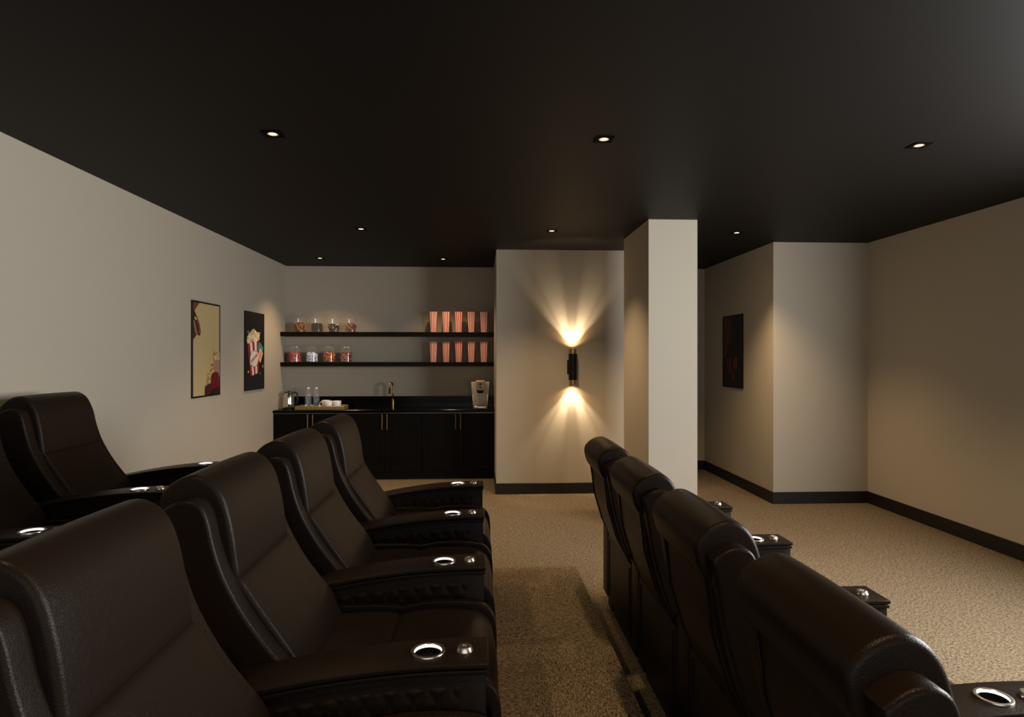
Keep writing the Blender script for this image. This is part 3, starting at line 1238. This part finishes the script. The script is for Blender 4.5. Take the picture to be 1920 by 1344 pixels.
def poster(name, label, W_, H_, loc, rz, art, frame_w=.016, depth=.013):
    t = thing(name, label, 'poster', loc, rz=rz)
    bm = bmesh.new()
    box(bm, 0, frame_w, -depth, 0, 0, H_, bev=.001, seg=1)
    box(bm, W_ - frame_w, W_, -depth, 0, 0, H_, bev=.001, seg=1)
    box(bm, frame_w, W_ - frame_w, -depth, 0, 0, frame_w, bev=.001, seg=1)
    box(bm, frame_w, W_ - frame_w, -depth, 0, H_ - frame_w, H_, bev=.001, seg=1)
    link_mesh('frame', bm, BLACKM, t)
    bm = bx(frame_w * .5, W_ - frame_w * .5, -depth + .006, -.001, frame_w * .5, H_ - frame_w * .5)
    link_mesh('backing_board', bm, BLACKM, t)
    p = link_mesh('printed_sheet', art.bm, art.mats, t)
    p.location = (frame_w, -depth + .005, frame_w)
    return t, p


def lettering(txt, size, m, parent, loc, rot, name='lettering', bold=.0):
    cu = bpy.data.curves.new('txt', 'FONT')
    cu.body = txt
    cu.size = size
    cu.align_x = 'CENTER'
    cu.align_y = 'CENTER'
    cu.offset = bold
    o = bpy.data.objects.new('txt', cu)
    COL.objects.link(o)
    dg = bpy.context.evaluated_depsgraph_get()
    dg.update()
    me = bpy.data.meshes.new_from_object(o.evaluated_get(dg))
    bpy.data.objects.remove(o)
    me.materials.clear()
    me.materials.append(m)
    r = bpy.data.objects.new(name, me)
    COL.objects.link(r)
    r.parent = parent
    r.location = loc
    r.rotation_euler = rot
    return r


# poster A: pale yellow with a film reel and a popcorn tub on a red seat.  u runs with +y on the left wall.
A = Art(.624 - .032, .912 - .032)
A.poly([(0, 0), (1, 0), (1, 1), (0, 1)], (.50, .385, .19))
A.poly([(0, 1), (.24, 1), (.15, .955), (.07, .915), (0, .88)], (.16, .05, .02))
reel = [(0, .93), (.06, .91), (.12, .87), (.19, .82), (.25, .76), (.28, .70), (.265, .655), (.22, .645), (.14, .66), (.06, .62), (0, .59)]
A.poly(reel, (.06, .018, .012))
A.poly([(.10, .86), (.18, .81), (.235, .75), (.262, .70), (.25, .665), (.20, .665), (.20, .72), (.16, .78)], (.22, .055, .02))
A.poly([(.06, .82), (.14, .81), (.15, .83), (.07, .85)], (.45, .36, .20))
A.poly([(.02, .79), (.075, .79), (.13, .70), (.16, .66), (.10, .66), (.05, .70)], (.16, .10, .05))
for k in range(7):
    A.rect(.04 + .018 * k, .80 - .023 * k, .018, .014, .4, (.42, .32, .16))
for k in range(6):
    A.rect(.015, .66 - .012 * k, .012, .007, .4, (.30, .20, .08))
rnd = random.Random(3)
for k in range(150):                       # spilled popcorn trail
    tt = rnd.random()
    u = .50 + .24 * tt + rnd.gauss(0, .028)
    v = .10 + .24 * tt + rnd.gauss(0, .020)
    A.ell(u, v, .018, .009, rnd.choice([(.52, .36, .13), (.42, .27, .09), (.62, .50, .28), (.20, .10, .04)]), 7, lv=1 + k * .25)
A.n += 40
A.poly([(.80, .22), (1, .20), (1, .385), (.77, .39)], (.55, .40, .28))
for k in range(4):
    x = .80 + .052 * k
    A.poly([(x, .21), (x + .026, .21), (x + .024, .39), (x - .004, .39)], (.22, .02, .03))
for k in range(95):
    a = rnd.random()
    u = rnd.uniform(.76, .985); v = .39 + rnd.random() * .10 * (1 - abs(u - .90) * 3)
    A.ell(u, v, .025, .012, rnd.choice([(.62, .47, .22), (.50, .34, .13), (.72, .60, .38), (.30, .17, .06)]), 7, lv=1 + k * .25)
A.n += 40
for u, v in ((.62, .40), (.63, .385), (.74, .50), (.76, .485), (.52, .23), (.55, .21)):
    A.ell(u, v, .018, .012, (.60, .46, .22), 7)
A.poly([(.42, .0), (.42, .07), (.45, .10), (.58, .125), (.66, .12), (.70, .0)], (.06, .012, .012))
A.poly([(.64, .0), (.66, .20), (.70, .235), (.80, .25), (.92, .245), (.97, .20), (.985, 0)], (.13, .008, .014))
for u, v in ((.74, .19), (.88, .19), (.74, .10), (.88, .10)):
    A.ell(u, v, .012, .008, (.03, .004, .006), 10)
A.poly([(.60, 0), (1, 0), (1, .06), (.94, .08), (.66, .05)], (.03, .006, .006))
poster('wall_poster', 'framed pale yellow poster with film reel, popcorn and red seat on the left wall', .624, .912, (XL + .001, 5.94, 1.215), PI / 2, A)
# on the left wall +x of the poster must run along +y and its face look to +x
B = Art(.63 - .012, .912 - .012)
B.poly([(0, 0), (1, 0), (1, 1), (0, 1)], (.006, .005, .005))
B.rect(.33, .975, .02, .005, 0, (.35, .02, .02))
bk = [(.12, .60), (.30, .18), (.72, .22), (.70, .635)]
bk = [(.13, .595), (.29, .175), (.71, .215), (.71, .645)]


def bil(u, v):
    a, b, c, d = bk
    top = (a[0] + (d[0] - a[0]) * u, a[1] + (d[1] - a[1]) * u)
    bot = (b[0] + (c[0] - b[0]) * u, b[1] + (c[1] - b[1]) * u)
    return (bot[0] + (top[0] - bot[0]) * v, bot[1] + (top[1] - bot[1]) * v)


for k in range(5):
    u0, u1 = k / 5, (k + 1) / 5
    B.poly([bil(u0, 0), bil(u1, 0), bil(u1, 1), bil((u0 + u1) / 2, 1.03), bil(u0, 1)], (.36, .012, .022) if k % 2 == 0 else (.72, .68, .66))
rnd = random.Random(5)
for k in range(120):
    u = rnd.uniform(.0, 1.0)
    p = bil(u, 1.0)
    hh = rnd.random() * .150 * (1 - abs(u - .5) * 1.0)
    B.ell(p[0], p[1] + .012 + hh, .050, .022, rnd.choice([(.72, .62, .46), (.62, .46, .24), (.80, .74, .62), (.55, .40, .22)]), 9, lv=1 + k * .25)
B.n += 32
B.ell(.46, .40, .225, .108, (.04, .22, .24))
B.ell(.46, .40, .212, .101, (.70, .64, .60))
B.rect(.46, .405, .285, .052, .42, (.66, .60, .55))
B.rect(.80, .535, .150, .115, -.55, (.02, .27, .27))
B.rect(.80, .555, .09, .010, -.55, (.01, .13, .13))
B.rect(.79, .525, .09, .026, -.55, (.012, .14, .15))
B.rect(.79, .445, .115, .150, -.62 + 1.57 * 0, (.72, .48, .24))
B.rect(.79, .445, .030, .110, -.62, (.45, .16, .10))
for k in range(5):
    B.rect(.735 + .016 * k, .475 - .014 * k + .0, .008, .008, 0, (.40, .20, .10))
B.star(.14, .745, .020, (.70, .55, .25)); B.star(.77, .745, .016, (.70, .50, .20))
B.star(.15, .235, .024, (.70, .55, .25)); B.star(.78, .205, .014, (.70, .50, .20))
B.ell(.92, .30, .030, .022, (.70, .50, .20)); B.ell(.895, .303, .026, .020, (.006, .005, .005))
tb, pb = poster('wall_poster', 'framed black poster with striped popcorn box and two tickets on the left wall', .63, .912,
                (XL + .001, 7.245, 1.212), PI / 2, B, .006, .013)
lettering('POPCORN', .047, mat('ink_letter', (.30, .02, .03), .5), pb, (.46 * B.W, -(B.n + 1) * .00005 - .0012, .405 * B.H), (PI / 2, -.42, 0), bold=.0012)

# poster C: dark plain shapes in red and brown
C_ = Art(.625 - .012, .912 - .012)
C_.poly([(0, 0), (1, 0), (1, 1), (0, 1)], (0.005, 0.002, 0.002))
C_.poly([(.03, .38), (.26, .50), (.40, .72), (.45, .985), (.03, .985)], (0.078, 0.021, 0.008))
C_.poly([(.28, .985), (.36, .93), (.42, .985)], (0.012, 0.005, 0.004))
C_.ell(.40, .66, .11, .055, (0.030, 0.008, 0.006), rot=.5)
C_.ell(.56, .80, .055, .035, (0.054, 0.012, 0.007), rot=.6)
C_.ell(.18, .60, .10, .018, (0.030, 0.010, 0.006), rot=-.9)
for u, v, w_, h_ in ((.24, .36, .07, .09), (.40, .36, .09, .11), (.66, .34, .17, .14)):
    C_.rect(u, v, w_ * .7, h_, .03, (0.144, 0.006, 0.007))
    C_.rect(u + .02, v - .035, w_ * .25, h_ * .8, .03, (0.072, 0.004, 0.005))
for u in (0.360, 0.414, 0.468):
    C_.rect(u, .25, .028, .11, .05, (0.090, 0.005, 0.006))
C_.rect(.31, .24, .06, .035, -.5, (0.132, 0.006, 0.007))
C_.rect(.55, .155, .085, .07, -.6, (0.102, 0.005, 0.006))
C_.ell(.46, .235, .025, .012, (0.210, 0.120, 0.060)); C_.ell(.26, .30, .015, .008, (0.210, 0.120, 0.060))
C_.ell(.10, .05, .02, .012, (0.096, 0.018, 0.006)); C_.ell(.66, .03, .02, .014, (0.096, 0.018, 0.006))
poster('wall_poster', 'framed dark red and brown poster on the shaded side wall right of the pillar', .625, .912, (XP - .001, 8.10, 1.212), -PI / 2, C_, .006, .013)
